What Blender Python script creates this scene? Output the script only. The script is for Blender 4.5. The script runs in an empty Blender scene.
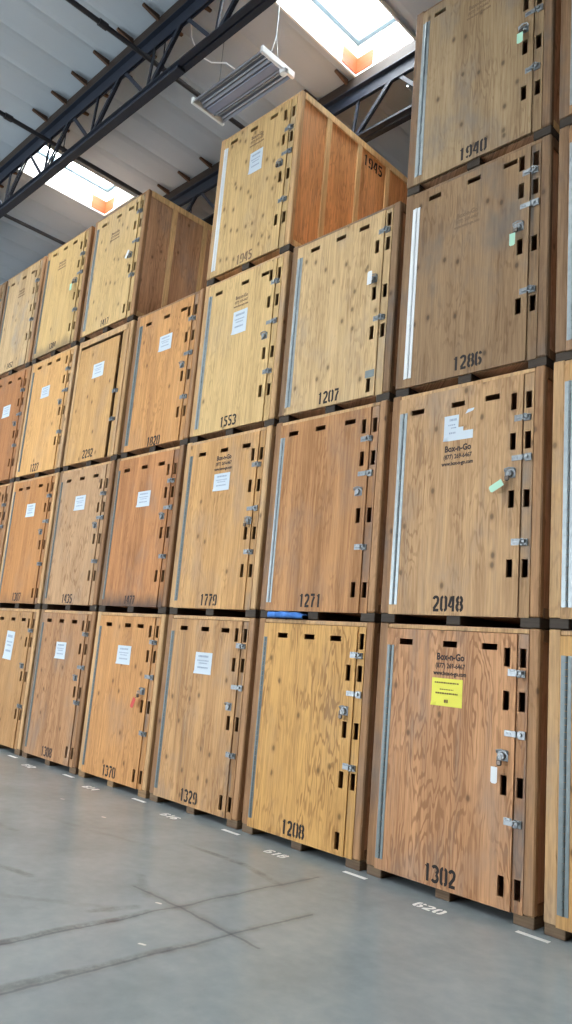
import bpy, bmesh, math, random
from mathutils import Vector, Matrix

S = bpy.context.scene
COL = S.collection
# ------------------------------------------------------------------ camera
cam_d = bpy.data.cameras.new('camera')
cam = bpy.data.objects.new('camera', cam_d)
COL.objects.link(cam)
RX = (0.70903035, 0.70009636, 0.08450477)      # camera right in world
RY = (-0.06964856, 0.18877316, -0.97954774)    # camera down in world
RZ = (-0.70173004, 0.68864344, 0.1826066)      # camera forward in world
M = Matrix(((RX[0], -RY[0], -RZ[0], 2.7140), (RX[1], -RY[1], -RZ[1], -5.6068), (RX[2], -RY[2], -RZ[2], 1.8312), (0, 0, 0, 1)))
cam.matrix_world = M
cam_d.sensor_width = 36.0
cam_d.sensor_fit = 'AUTO'
cam_d.lens = 746.713 * 36 / 1024
cam_d.shift_x = 2 / 1024
cam_d.shift_y = 3 / 1024
cam_d.clip_end = 200
S.camera = cam
# ------------------------------------------------------------------ light
SKY = 20.0          # radiance of the skylight diffusers
FILL = 1100.0       # watts of each added fill lamp behind the camera
S.view_settings.view_transform = 'Standard'
S.view_settings.look = 'None'
S.view_settings.gamma = 1
S.view_settings.use_curve_mapping = False
S.view_settings.exposure = 0.44
w = bpy.data.worlds.new('world')
S.world = w
w.use_nodes = True
w.node_tree.nodes['Background'].inputs[0].default_value = (0.8, 0.88, 1.0, 1)
w.node_tree.nodes['Background'].inputs[1].default_value = 0.6


def area(name, loc, rot, sx, sy, watts, col):
    d = bpy.data.lights.new(name, 'AREA')
    d.shape = 'RECTANGLE'
    d.size, d.size_y = sx, sy
    d.energy = watts
    d.color = col
    o = bpy.data.objects.new(name, d)
    o.location = loc
    o.rotation_euler = rot
    COL.objects.link(o)
    return o


# two added fill lamps at made-up openings behind the camera (lamp faces +y)
area('fill_light', (-19.0, -17.8, 3.2), (math.radians(90), 0, 0), 7.0, 5.0, FILL, (0.93, 0.97, 1.0))
area('fill_light', (-9.0, -17.8, 3.2), (math.radians(90), 0, 0), 7.0, 5.0, FILL, (0.93, 0.97, 1.0))


# ------------------------------------------------------------------ helpers
def lin(c):
    return tuple(((v / 255) / 12.92 if v / 255 <= 0.04045 else ((v / 255 + 0.055) / 1.055) ** 2.4) for v in c)


class NT:
    def __init__(self, name):
        self.m = bpy.data.materials.new(name)
        self.m.use_nodes = True
        self.t = self.m.node_tree
        self.b = self.t.nodes['Principled BSDF']

    def n(self, typ, **kw):
        nd = self.t.nodes.new(typ)
        for k, v in kw.items():
            setattr(nd, k, v)
        return nd

    def link(self, a, b):
        self.t.links.new(a, b)

    def math(self, op, a, b=None, c=None, clamp=False):
        nd = self.n('ShaderNodeMath', operation=op, use_clamp=clamp)
        for i, v in enumerate((a, b, c)):
            if v is None:
                continue
            if isinstance(v, (int, float)):
                nd.inputs[i].default_value = v
            else:
                self.link(v, nd.inputs[i])
        return nd.outputs[0]

    def mix(self, f, a, b):
        nd = self.n('ShaderNodeMix', data_type='RGBA')
        for s, v in ((nd.inputs[0], f), (nd.inputs[6], a), (nd.inputs[7], b)):
            if isinstance(v, (int, float)):
                s.default_value = v
            elif isinstance(v, tuple):
                s.default_value = (*v[:3], 1)
            else:
                self.link(v, s)
        return nd.outputs[2]

    def comb(self, x, y, z):
        nd = self.n('ShaderNodeCombineXYZ')
        for i, v in enumerate((x, y, z)):
            if isinstance(v, (int, float)):
                nd.inputs[i].default_value = v
            else:
                self.link(v, nd.inputs[i])
        return nd.outputs[0]

    def noise(self, vec, scale=1.0, detail=2.0, rough=0.5):
        nd = self.n('ShaderNodeTexNoise')
        nd.inputs['Scale'].default_value = scale
        nd.inputs['Detail'].default_value = detail
        nd.inputs['Roughness'].default_value = rough
        self.link(vec, nd.inputs['Vector'])
        return nd.outputs[0]

    def sstep(self, v, a, b):
        nd = self.n('ShaderNodeMapRange', interpolation_type='SMOOTHSTEP')
        self.link(v, nd.inputs[0])
        nd.inputs[1].default_value = a
        nd.inputs[2].default_value = b
        return nd.outputs[0]

    def bump(self, h, strength, dist=0.01):
        nd = self.n('ShaderNodeBump')
        nd.inputs['Strength'].default_value = strength
        nd.inputs['Distance'].default_value = dist
        self.link(h, nd.inputs['Height'])
        self.link(nd.outputs[0], self.b.inputs['Normal'])


def simple(name, col, rough=0.6, metal=0.0, var=0.0, scale=6.0):
    k = NT(name)
    k.b.inputs['Roughness'].default_value = rough
    k.b.inputs['Metallic'].default_value = metal
    c = lin(col)
    if var:
        tc = k.n('ShaderNodeTexCoord')
        f = k.noise(tc.outputs['Object'], scale, 4.0)
        k.link(k.mix(f, tuple(x * (1 - var) for x in c), tuple(min(1, x * (1 + var)) for x in c)), k.b.inputs['Base Color'])
    else:
        k.b.inputs['Base Color'].default_value = (*c, 1)
    return k.m


def wood(name, col, fig=0.5, knots=0.3, bands=0.3, seed=0.0, grime=0.0, grey=0.25, bottom=0.0, horiz=False, fine=70.0):
    """rotary cut plywood / sawn timber: grain along z (or along y / x when horiz)"""
    k = NT(name)
    tc = k.n('ShaderNodeTexCoord')
    sp = k.n('ShaderNodeSeparateXYZ')
    k.link(tc.outputs['Object'], sp.inputs[0])
    oi = k.n('ShaderNodeObjectInfo')
    rs = k.math('MULTIPLY_ADD', oi.outputs['Random'], 37.0, seed)
    if horiz:
        u = k.math('ADD', sp.outputs[2], 0.0)
        z = k.math('ADD', sp.outputs[0], sp.outputs[1])
    else:
        u = k.math('ADD', sp.outputs[0], sp.outputs[1])
        z = k.math('ADD', sp.outputs[2], 0.0)
    c = lin(col)
    gm = sum(c) / 3
    c = tuple((0.90 * v + 0.10 * gm) * q for v, q in zip(c, (1.0, 1.035, 0.94)))
    light = tuple(min(1, a * b) for a, b in zip(c, (1.16, 1.17, 1.18)))
    dark = tuple(a * b for a, b in zip(c, (0.60, 0.53, 0.47)))
    # growth ring contours of a stretched noise
    warp = k.noise(k.comb(k.math('MULTIPLY', u, 3.4), rs, k.math('MULTIPLY', z, 0.62)), 1.0, 4.0, 0.52)
    ring = k.math('SINE', k.math('MULTIPLY', warp, 120.0))
    ring = k.sstep(ring, 0.0, 1.0)
    fade = k.noise(k.comb(k.math('MULTIPLY', u, 3.0), k.math('ADD', rs, 9.0), k.math('MULTIPLY', z, 1.3)), 1.0, 2.0, 0.5)
    ring = k.math('MULTIPLY', ring, k.sstep(fade, 0.34, 0.62))
    mid = k.noise(k.comb(k.math('MULTIPLY', u, 21.0), k.math('ADD', rs, 3.0), k.math('MULTIPLY', z, 0.8)), 1.0, 3.0, 0.6)
    mid = k.sstep(mid, 0.32, 0.7)
    streak = k.noise(k.comb(k.math('MULTIPLY', u, fine), rs, k.math('MULTIPLY', z, 2.2)), 1.0, 4.0, 0.65)
    streak = k.sstep(streak, 0.3, 0.72)
    band = k.noise(k.comb(k.math('MULTIPLY', u, 5.5), rs, k.math('MULTIPLY', z, 0.35)), 1.0, 3.0, 0.5)
    band = k.sstep(band, 0.35, 0.68)
    f = k.math('MULTIPLY_ADD', mid, 0.22, k.math('MULTIPLY', ring, 0.85 * fig))
    f = k.math('MULTIPLY_ADD', streak, 0.58, f)
    f = k.math('MULTIPLY_ADD', band, bands, f)
    f = k.math('SUBTRACT', f, 0.18, clamp=True)
    colr = k.mix(f, light, dark)
    # weathered grey / worn areas
    blot = k.noise(k.comb(k.math('MULTIPLY', u, 2.0), rs, k.math('MULTIPLY', z, 1.1)), 1.0, 4.0, 0.6)
    blot = k.sstep(blot, 0.48, 0.75)
    colr = k.mix(k.math('MULTIPLY', blot, min(0.85, grey * 1.5)), colr, (gm * 0.74, gm * 0.67, gm * 0.61))
    if knots > 0:
        vo = k.n('ShaderNodeTexVoronoi', voronoi_dimensions='2D')
        vo.inputs['Scale'].default_value = 1.0
        k.link(k.comb(k.math('MULTIPLY_ADD', u, 6.5, rs), k.math('MULTIPLY_ADD', z, 4.2, rs), 0.0), vo.inputs['Vector'])
        sc = k.n('ShaderNodeSeparateColor')
        k.link(vo.outputs['Color'], sc.inputs[0])
        on = k.math('LESS_THAN', sc.outputs[0], knots)
        rim = k.math('SUBTRACT', 1.0, k.sstep(vo.outputs['Distance'], 0.06, 0.30))
        core = k.math('SUBTRACT', 1.0, k.sstep(vo.outputs['Distance'], 0.05, 0.16))
        colr = k.mix(k.math('MULTIPLY', k.math('MULTIPLY', rim, on), 0.6), colr, dark)
        colr = k.mix(k.math('MULTIPLY', k.math('MULTIPLY', core, on), 0.8), colr, tuple(a * 0.28 for a in c))
    if grime:
        g = k.noise(k.comb(k.math('MULTIPLY', u, 9.0), rs, k.math('MULTIPLY', z, 0.8)), 1.0, 5.0, 0.7)
        colr = k.mix(k.math('MULTIPLY', k.sstep(g, 0.5, 0.7), grime), colr, tuple(a * 0.4 for a in (gm, gm * 0.95, gm * 0.9)))
    if bottom:
        g = k.noise(k.comb(k.math('MULTIPLY', u, 7.0), rs, k.math('MULTIPLY', z, 2.0)), 1.0, 5.0, 0.6)
        edge = k.math('SUBTRACT', z, k.math('MULTIPLY', g, 0.35))
        mk = k.math('SUBTRACT', 1.0, k.sstep(edge, -0.12, 0.12))
        colr = k.mix(k.math('MULTIPLY', mk, bottom), colr, (gm * 0.16, gm * 0.15, gm * 0.15))
    k.link(colr, k.b.inputs['Base Color'])
    k.b.inputs['Roughness'].default_value = 0.58
    k.b.inputs['Specular IOR Level'].default_value = 0.3
    k.bump(streak, 0.25, 0.004)
    return k.m


# ---- mesh building
def link_mesh(name, bm, mat, parent=None, smooth=False):
    me = bpy.data.meshes.new(name)
    bmesh.ops.recalc_face_normals(bm, faces=bm.faces)
    if smooth:
        for f in bm.faces:
            f.smooth = True
    bm.to_mesh(me)
    bm.free()
    me.materials.append(mat)
    o = bpy.data.objects.new(name, me)
    COL.objects.link(o)
    if parent is not None:
        o.parent = parent
    return o


def box(bm, x0, x1, y0, y1, z0, z1, bevel=0.0):
    r = bmesh.ops.create_cube(bm, size=1.0)
    for v in r['verts']:
        v.co = Vector(((x0 + x1) / 2 + v.co.x * (x1 - x0), (y0 + y1) / 2 + v.co.y * (y1 - y0), (z0 + z1) / 2 + v.co.z * (z1 - z0)))
    if bevel:
        es = list({e for v in r['verts'] for e in v.link_edges})
        bmesh.ops.bevel(bm, geom=es, offset=bevel, segments=1, affect='EDGES', profile=0.5)


def cyl(bm, p0, p1, r, seg=10, r2=None):
    p0, p1 = Vector(p0), Vector(p1)
    d = p1 - p0
    q = Vector((0, 0, 1)).rotation_difference(d.normalized()).to_matrix().to_4x4()
    mt = Matrix.Translation((p0 + p1) / 2) @ q
    bmesh.ops.create_cone(bm, cap_ends=True, segments=seg, radius1=r, radius2=r if r2 is None else r2, depth=d.length, matrix=mt)


def bar(bm, p0, p1, wx, wy, up=(0, 1, 0)):
    """rectangular bar between two points; wy is its width along 'up'"""
    p0, p1 = Vector(p0), Vector(p1)
    d = (p1 - p0).normalized()
    u = Vector(up)
    s = d.cross(u).normalized() * wx / 2
    u = s.cross(d).normalized() * wy / 2
    vs = [bm.verts.new(p + a * s + b * u) for p in (p0, p1) for a, b in ((-1, -1), (1, -1), (1, 1), (-1, 1))]
    for q in ((0, 1, 2, 3), (7, 6, 5, 4), (0, 4, 5, 1), (1, 5, 6, 2), (2, 6, 7, 3), (3, 7, 4, 0)):
        bm.faces.new([vs[i] for i in q])


def tube(bm, pts, r, seg=8, closed=False):
    pts = [Vector(p) for p in pts]
    n = len(pts)
    rings = []
    ref = None
    for i, p in enumerate(pts):
        a = pts[(i - 1) % n] if (i > 0 or closed) else p
        b = pts[(i + 1) % n] if (i < n - 1 or closed) else p
        t = (b - a).normalized()
        if ref is None:
            ref = t.orthogonal().normalized()
        ref = (ref - t * ref.dot(t)).normalized()
        bn = t.cross(ref)
        rings.append([bm.verts.new(p + (ref * math.cos(2 * math.pi * j / seg) + bn * math.sin(2 * math.pi * j / seg)) * r) for j in range(seg)])
    m = n if closed else n - 1
    for i in range(m):
        A, B = rings[i], rings[(i + 1) % n]
        for j in range(seg):
            bm.faces.new((A[j], A[(j + 1) % seg], B[(j + 1) % seg], B[j]))
    if not closed:
        bm.faces.new(rings[0])
        bm.faces.new(rings[-1])


def panel(bm, a0, a1, b0, b1, t0, t1, holes, fmap):
    """slab spanning a0..a1 x b0..b1, thickness t0..t1, with through holes (ah0, ah1, bh0, bh1)"""
    A = sorted({round(v, 4) for v in [a0, a1] + [h[i] for h in holes for i in (0, 1)]})
    B = sorted({round(v, 4) for v in [b0, b1] + [h[i] for h in holes for i in (2, 3)]})

    def solid(i, j):
        if i < 0 or j < 0 or i >= len(A) - 1 or j >= len(B) - 1:
            return False
        x, z = (A[i] + A[i + 1]) / 2, (B[j] + B[j + 1]) / 2
        return not any(h[0] < x < h[1] and h[2] < z < h[3] for h in holes)
    cache = {}

    def V(i, j, k):
        if (i, j, k) not in cache:
            cache[(i, j, k)] = bm.verts.new(fmap(A[i], B[j], (t0, t1)[k]))
        return cache[(i, j, k)]
    for i in range(len(A) - 1):
        for j in range(len(B) - 1):
            if not solid(i, j):
                continue
            bm.faces.new((V(i, j, 0), V(i + 1, j, 0), V(i + 1, j + 1, 0), V(i, j + 1, 0)))
            bm.faces.new((V(i, j, 1), V(i, j + 1, 1), V(i + 1, j + 1, 1), V(i + 1, j, 1)))
            if not solid(i - 1, j):
                bm.faces.new((V(i, j, 0), V(i, j + 1, 0), V(i, j + 1, 1), V(i, j, 1)))
            if not solid(i + 1, j):
                bm.faces.new((V(i + 1, j, 0), V(i + 1, j, 1), V(i + 1, j + 1, 1), V(i + 1, j + 1, 0)))
            if not solid(i, j - 1):
                bm.faces.new((V(i, j, 0), V(i, j, 1), V(i + 1, j, 1), V(i + 1, j, 0)))
            if not solid(i, j + 1):
                bm.faces.new((V(i, j + 1, 0), V(i + 1, j + 1, 0), V(i + 1, j + 1, 1), V(i, j + 1, 1)))


def ribbon(bm, pts, th, fmap):
    """flat stroke of width th along 2D points"""
    n = len(pts)
    L, R = [], []
    for i in range(n):
        a, b = pts[max(0, i - 1)], pts[min(n - 1, i + 1)]
        dx, dy = b[0] - a[0], b[1] - a[1]
        l = math.hypot(dx, dy) or 1
        nx, ny = -dy / l * th / 2, dx / l * th / 2
        L.append(bm.verts.new(fmap(pts[i][0] + nx, pts[i][1] + ny)))
        R.append(bm.verts.new(fmap(pts[i][0] - nx, pts[i][1] - ny)))
    for i in range(n - 1):
        bm.faces.new((L[i], R[i], R[i + 1], L[i + 1]))


def arc(cx, cy, rx, ry, a0, a1, n=8):
    return [(cx + rx * math.cos(math.radians(a0 + (a1 - a0) * i / n)), cy + ry * math.sin(math.radians(a0 + (a1 - a0) * i / n))) for i in range(n + 1)]


# stencil digits in a box 0..0.52 x 0..1 (stroke centre lines)
T_ = 0.185
x0_, x1_, xm_ = 0.08, 0.44, 0.26
y0_, y1_ = 0.07, 0.93


def side(x, up, lo, s):      # rounded bracket on the left (s=-1) or right (s=1) with stencil bridges above and below
    xc = xm_ + s * 0.045
    r = abs(x - xc)
    if s < 0:
        return arc(xc, up - r, r, r, 90, 180, 5) + arc(xc, lo + r, r, r, 180, 270, 5)
    return arc(xc, up - r, r, r, 90, 0, 5) + arc(xc, lo + r, r, r, 0, -90, 5)


DIG = {
    '0': [side(x0_, y1_, y0_, -1), side(x1_, y1_, y0_, 1)],
    '1': [[(xm_ + 0.02, 0.0), (xm_ + 0.02, 1.0)], [(xm_ - 0.10, 0.80), (xm_ - 0.05, 0.86)]],
    '2': [arc(0.24, 0.75, 0.17, 0.18, 170, -10, 10) + [(0.38, 0.55), (0.16, 0.24), (0.10, 0.15)], [(0.05, 0.07), (0.47, 0.07)]],
    '3': [arc(0.22, 0.73, 0.2, 0.2, 150, -70, 10), arc(0.22, 0.28, 0.21, 0.21, 70, -150, 10)],
    '4': [[(0.27, 0.96), (0.07, 0.34), (0.28, 0.30)], [(0.38, 0.0), (0.38, 1.0)]],
    '5': [[(0.46, 0.93), (0.10, 0.93), (0.10, 0.58)], arc(0.23, 0.32, 0.2, 0.24, 110, -140, 12)],
    '6': [side(x0_, y1_, y0_, -1), arc(0.26, 0.31, 0.17, 0.22, 95, -85, 9), arc(0.28, 0.78, 0.15, 0.15, 80, 0, 4)],
    '7': [[(0.05, 0.93), (0.46, 0.93)], [(0.42, 0.80), (0.26, 0.40), (0.22, 0.0)]],
    '8': [arc(0.24, 0.73, 0.15, 0.2, 95, 265, 9), arc(0.28, 0.73, 0.15, 0.2, 85, -85, 9), arc(0.23, 0.29, 0.16, 0.22, 95, 265, 9), arc(0.29, 0.29, 0.16, 0.22, 85, -85, 9)],
    '9': [arc(0.24, 0.68, 0.15, 0.24, 95, 265, 9), [*arc(0.28, 0.74, 0.16, 0.19, 90, 0, 5), (0.44, 0.3), *arc(0.27, 0.26, 0.17, 0.19, -5, -90, 5)], arc(0.22, 0.2, 0.13, 0.13, 190, 260, 4)],
}


def stencil(bm, text, cx, cz, h, fmap, th=T_, wf=1.0):
    adv = 0.58 * h * wf
    x = cx - adv * len(text) / 2
    for ch in text:
        for st in DIG[ch]:
            ribbon(bm, [(x + p[0] * h * wf, cz - h / 2 + p[1] * h) for p in st], th * h, fmap)
        x += adv


def thicken(bm, vec):
    """give a flat mark real thickness along vec"""
    r = bmesh.ops.extrude_face_region(bm, geom=list(bm.faces))
    bmesh.ops.translate(bm, verts=[v for v in r['geom'] if isinstance(v, bmesh.types.BMVert)], vec=vec)


def font_mesh(text, size, bold=0.0, wx=1.0):
    cu = bpy.data.curves.new('lettering', 'FONT')
    cu.body = text
    cu.size = size
    cu.offset = bold
    cu.align_x = 'CENTER'
    cu.extrude = 0.0004
    cu.resolution_u = 2
    o = bpy.data.objects.new('lettering', cu)
    COL.objects.link(o)
    dg = bpy.context.evaluated_depsgraph_get()
    me = bpy.data.meshes.new_from_object(o.evaluated_get(dg))
    bpy.data.objects.remove(o)
    bpy.data.curves.remove(cu)
    for v in me.vertices:
        v.co.x *= wx
    return me


def tag(o, label, cat, group=None, kind=None):
    if label:
        o['label'] = label
    if cat:
        o['category'] = cat
    if group:
        o['group'] = group
    if kind:
        o['kind'] = kind
    return o


def empty(name, loc, rz=0.0):
    o = bpy.data.objects.new(name, None)
    o.empty_display_size = 0.2
    o.location = loc
    o.rotation_euler = (0, 0, rz)
    COL.objects.link(o)
    return o


# ------------------------------------------------------------------ materials of the setting
def floor_mat():
    k = NT('polished_concrete')
    geo = k.n('ShaderNodeTexCoord')
    P = geo.outputs['Object']
    sp = k.n('ShaderNodeSeparateXYZ')
    k.link(P, sp.inputs[0])
    wv = k.n('ShaderNodeTexNoise')
    wv.inputs['Scale'].default_value = 3.0
    wv.inputs['Detail'].default_value = 5.0
    k.link(P, wv.inputs['Vector'])
    ws = k.n('ShaderNodeSeparateColor')
    k.link(wv.outputs['Color'], ws.inputs[0])
    X = k.math('ADD', sp.outputs[0], k.math('MULTIPLY_ADD', ws.outputs[0], 0.09, -0.045))
    Y = k.math('ADD', sp.outputs[1], k.math('MULTIPLY_ADD', ws.outputs[1], 0.09, -0.045))
    n1 = k.noise(P, 0.7, 5.0, 0.6)
    n2 = k.noise(P, 9.0, 4.0, 0.6)
    f = k.math('MULTIPLY_ADD', n2, 0.25, k.math('MULTIPLY', n1, 0.75))
    base = k.mix(k.sstep(f, 0.25, 0.75), lin((126, 138, 144)), lin((156, 166, 170)))
    rag = k.noise(P, 3.5, 6.0, 0.75)
    ragged = k.sstep(rag, 0.25, 0.75)

    def seg(ax, ay, bx, by, wid, soft):
        # distance from a point to a segment on the floor
        dx, dy = bx - ax, by - ay
        L2 = dx * dx + dy * dy
        px, py = k.math('SUBTRACT', X, ax), k.math('SUBTRACT', Y, ay)
        t = k.math('DIVIDE', k.math('ADD', k.math('MULTIPLY', px, dx), k.math('MULTIPLY', py, dy)), L2, clamp=True)
        ex = k.math('SUBTRACT', px, k.math('MULTIPLY', t, dx))
        ey = k.math('SUBTRACT', py, k.math('MULTIPLY', t, dy))
        d = k.math('SQRT', k.math('ADD', k.math('MULTIPLY', ex, ex), k.math('MULTIPLY', ey, ey)))
        return k.math('SUBTRACT', 1.0, k.sstep(d, wid, wid + soft))
    # sawn joints
    for s in ((-1.22, -8, -1.15, -1.2), (-1.80, -8, -1.75, -0.45), (-2.3, -1.94, -0.9, -1.95)):
        base = k.mix(k.math('MULTIPLY', seg(*s, 0.005, 0.012), 0.4), base, lin((62, 68, 76)))
        base = k.mix(k.math('MULTIPLY', k.math('MULTIPLY', seg(*s, 0.0, 0.09), ragged), 0.45), base, lin((70, 77, 86)))
    # tyre scuffs
    for s, a in (((-1.81, -3.6, -1.78, -2.2), 0.7), ((-1.24, -3.6, -1.17, -2.3), 0.55), ((-3.06, -0.82, -2.35, -0.78), 0.55), ((-2.35, -0.78, -1.76, -0.9), 0.6),
                 ((-3.4, -2.62, -2.88, -2.5), 0.6), ((-2.5, -1.75, -2.05, -2.0), 0.3), ((-4.6, -1.5, -3.1, -1.15), 0.2), ((-2.6, -2.9, -2.0, -2.35), 0.25), ((-2.0, -2.5, -1.9, -2.2), 0.5), ((-5.6, -2.2, -4.2, -2.0), 0.3)):
        m_ = k.math('MULTIPLY', seg(*s, 0.012, 0.045), k.math('MULTIPLY_ADD', ragged, 1.1, -0.12, True))
        base = k.mix(k.math('MULTIPLY', m_, a), base, lin((56, 60, 66)))
    for sx_, sy_ in ((-4.35, -0.95), (-1.9, -2.02), (-1.35, -2.55), (-5.3, -0.9)):
        base = k.mix(seg(sx_, sy_, sx_ + 0.03, sy_ + 0.012, 0.008, 0.008), base, lin((215, 218, 216)))
    k.link(base, k.b.inputs['Base Color'])
    k.link(k.math('MULTIPLY_ADD', n1, 0.14, 0.14), k.b.inputs['Roughness'])
    k.b.inputs['Specular IOR Level'].default_value = 0.55
    k.bump(k.noise(P, 30, 3.0), 0.04, 0.003)
    return k.m


MAT = {}
MAT['floor'] = floor_mat()
MAT['ceil'] = simple('grey_roof_insulation', (172, 182, 190), 0.75, 0, 0.05, 1.3)
MAT['wall'] = simple('painted_wall', (170, 170, 168), 0.8, 0, 0.05, 1.0)
MAT['steel'] = simple('dark_steel', (20, 30, 46), 0.6, 0.0, 0.15, 8)
MAT['nailer'] = wood('dark_timber', (50, 40, 36), 0.3, 0, 0.3, horiz=True)
MAT['purlin'] = wood('roof_timber', (96, 70, 56), 0.3, 0, 0.3, horiz=True)
MAT['curb'] = simple('white_curb', (222, 222, 216), 0.6, 0, 0.03, 5)
MAT['frame'] = simple('blue_grey_aluminium', (96, 116, 130), 0.5, 0.2)
MAT['rust'] = wood('water_stained_wood', (160, 62, 8), 0.5, 0, 0.4, horiz=True)
MAT['pipe'] = simple('dark_pipe', (40, 44, 52), 0.4, 0.2, 0.1, 9)
MAT['galv'] = simple('galvanised_steel', (150, 160, 164), 0.42, 0.6, 0.22, 18)
MAT['galv_dull'] = simple('dull_galvanised_steel', (120, 130, 132), 0.5, 0.55, 0.2, 18)
MAT['lock'] = simple('brass_brown_lock', (92, 84, 78), 0.35, 0.8, 0.1, 30)
MAT['latch'] = simple('worn_zinc', (140, 146, 150), 0.4, 0.6, 0.3, 40)
MAT['chrome'] = simple('bright_zinc', (150, 154, 156), 0.28, 0.85, 0.08, 30)
MAT['black'] = simple('stencil_black', (38, 32, 30), 0.8, 0, 0.25, 20)
MAT['ink'] = simple('printed_ink', (58, 46, 44), 0.8)
MAT['faded'] = simple('faded_ink', (122, 98, 74), 0.85)
MAT['paper'] = simple('white_paper', (204, 216, 226), 0.5, 0, 0.02, 8)
MAT['print'] = simple('grey_print', (150, 166, 186), 0.6)
MAT['yellow'] = simple('yellow_paper', (236, 230, 84), 0.6, 0, 0.03, 8)
MAT['yprint'] = simple('dark_print', (120, 92, 40), 0.6)
MAT['green'] = simple('mint_tag', (176, 222, 196), 0.5)
MAT['red'] = simple('red_tag', (205, 70, 62), 0.5)
MAT['white'] = simple('white_enamel', (228, 232, 234), 0.4)
MAT['refl'] = simple('lamp_reflector', (128, 130, 138), 0.5, 0.1, 0.05, 12)
MAT['tube'] = simple('unlit_tube', (168, 172, 182), 0.3)
MAT['refl2'] = simple('lamp_cover', (134, 140, 160), 0.5, 0.0)
MAT['line'] = simple('white_floor_paint', (232, 234, 232), 0.6, 0, 0.06, 20)
MAT['blue'] = simple('blue_padded_cloth', (70, 126, 205), 0.85, 0, 0.2, 12)
MAT['post_d'] = wood('post_grey', (142, 108, 80), 0.2, 0.05, 0.5, grey=0.5, grime=0.35)
MAT['post_l'] = wood('post_pale', (204, 160, 114), 0.3, 0.05, 0.35, grey=0.3, grime=0.2)
MAT['post_m'] = wood('post_brown', (158, 114, 78), 0.2, 0.05, 0.45, grey=0.4, grime=0.3)
MAT['post_r'] = wood('post_tan', (180, 132, 92), 0.3, 0.08, 0.5, grey=0.25, grime=0.3)
MAT['skid_m'] = wood('skid_timber_brown', (116, 92, 72), 0.2, 0.0, 0.5, horiz=True, grey=0.5)
MAT['skid'] = wood('skid_timber', (66, 54, 46), 0.2, 0.0, 0.5, horiz=True, grey=0.5)  # dark weathered timber, darkened further for the shade between rows
MAT['skid_l'] = wood('skid_timber_pale', (150, 118, 86), 0.2, 0.0, 0.5, horiz=True, grey=0.4)
MAT['batten_l'] = wood('batten_lit', (240, 200, 146), 0.2, 0.03, 0.3, grey=0.15)  # paler than the posts: light on the side rails put into the colour
MAT['side_o'] = wood('side_plywood_orange', (240, 172, 112), 0.4, 0.0, 0.35, grey=0.1)  # orange panel lightened to stand in for light on the side face
MAT['side_b'] = wood('side_plywood_brown', (212, 160, 124), 0.5, 0.1, 0.35, grey=0.3)
k_ = NT('skylight_diffuser')
k_.b.inputs['Base Color'].default_value = (0.9, 0.9, 0.9, 1)
k_.b.inputs['Emission Color'].default_value = (0.93, 0.97, 1.0, 1)
k_.b.inputs['Emission Strength'].default_value = SKY
MAT['sky'] = k_.m

# ------------------------------------------------------------------ the setting
ZC = 10.15                      # underside of the roof
X0, X1, Y0, Y1 = -26.0, 13.0, -18.0, 11.0


def struct(name, bm, mat, parent=None):
    o = link_mesh(name, bm, mat, parent)
    if parent is None:
        o['kind'] = 'structure'
    return o


bm = bmesh.new()
box(bm, X0, X1, Y0, Y1, -0.2, 0.0)
struct('floor', bm, MAT['floor'])
# skylight openings: (x0, x1, y0, y1); the two in view first, then unseen ones added for light
SKYL = [(-9.92, -8.84, -0.98, 1.06), (-3.73, -2.65, -0.72, 1.40)]
for sx in (-15.5, -9.92, -3.73, 2.0):
    for sy in (-5.9, -11.1, -16.3):
        SKYL.append((sx, sx + 1.08, sy, sy + 2.14))
SKYL += [(-16.1, -15.02, -0.98, 1.06), (2.4, 3.48, -0.72, 1.40)]

# roof lining: sheets sag slightly between the purlins that run along y every 0.62 m
XS = []
x = X0
edges = sorted({round(v, 4) for s in SKYL for v in s[:2]})
PITCH = 0.62
PUR0 = -3.86
bm = bmesh.new()
xs = set(edges) | {X0, X1}
i = math.ceil((X0 - PUR0) / PITCH)
while PUR0 + i * PITCH < X1:
    for q in (0, 0.04, 0.12, 0.31, 0.50, 0.58):
        v = round(PUR0 + i * PITCH + q, 4)
        if X0 < v < X1:
            xs.add(v)
    i += 1
xs = sorted(xs)
ys = sorted({Y0, Y1} | {round(v, 4) for s in SKYL for v in s[2:]})


def sag(xv):
    t = ((xv - PUR0) / PITCH) % 1.0
    return -0.028 * (1 - (2 * t - 1) ** 4)


cv = {}


def cvert(i, j):
    if (i, j) not in cv:
        cv[(i, j)] = bm.verts.new((xs[i], ys[j], ZC + 0.03 + sag(xs[i])))
    return cv[(i, j)]


for i in range(len(xs) - 1):
    for j in range(len(ys) - 1):
        cx, cy = (xs[i] + xs[i + 1]) / 2, (ys[j] + ys[j + 1]) / 2
        if any(s[0] < cx < s[1] and s[2] < cy < s[3] for s in SKYL):
            continue
        bm.faces.new((cvert(i, j), cvert(i + 1, j), cvert(i + 1, j + 1), cvert(i, j + 1)))
thicken(bm, (0, 0, 0.06))
struct('ceiling', bm, MAT['ceil'])

for n, a in (('wall_back', (X0, X1, Y1, Y1 + 0.2)), ('wall_left', (X0 - 0.2, X0, Y0, Y1)), ('wall_right', (X1, X1 + 0.2, Y0, Y1))):
    bm = bmesh.new()
    box(bm, *a, 0, ZC + 0.1)
    struct(n, bm, MAT['wall'])
bm = bmesh.new()       # the wall behind the camera, with two openings made up for the fill lamps
panel(bm, X0, X1, 0, ZC + 0.1, Y0 - 0.2, Y0, [(-22.5, -15.5, 0.5, 5.7), (-12.5, -5.5, 0.5, 5.7)], lambda a, b, t: (a, t, b))
struct('wall_front', bm, MAT['wall'])

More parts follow.
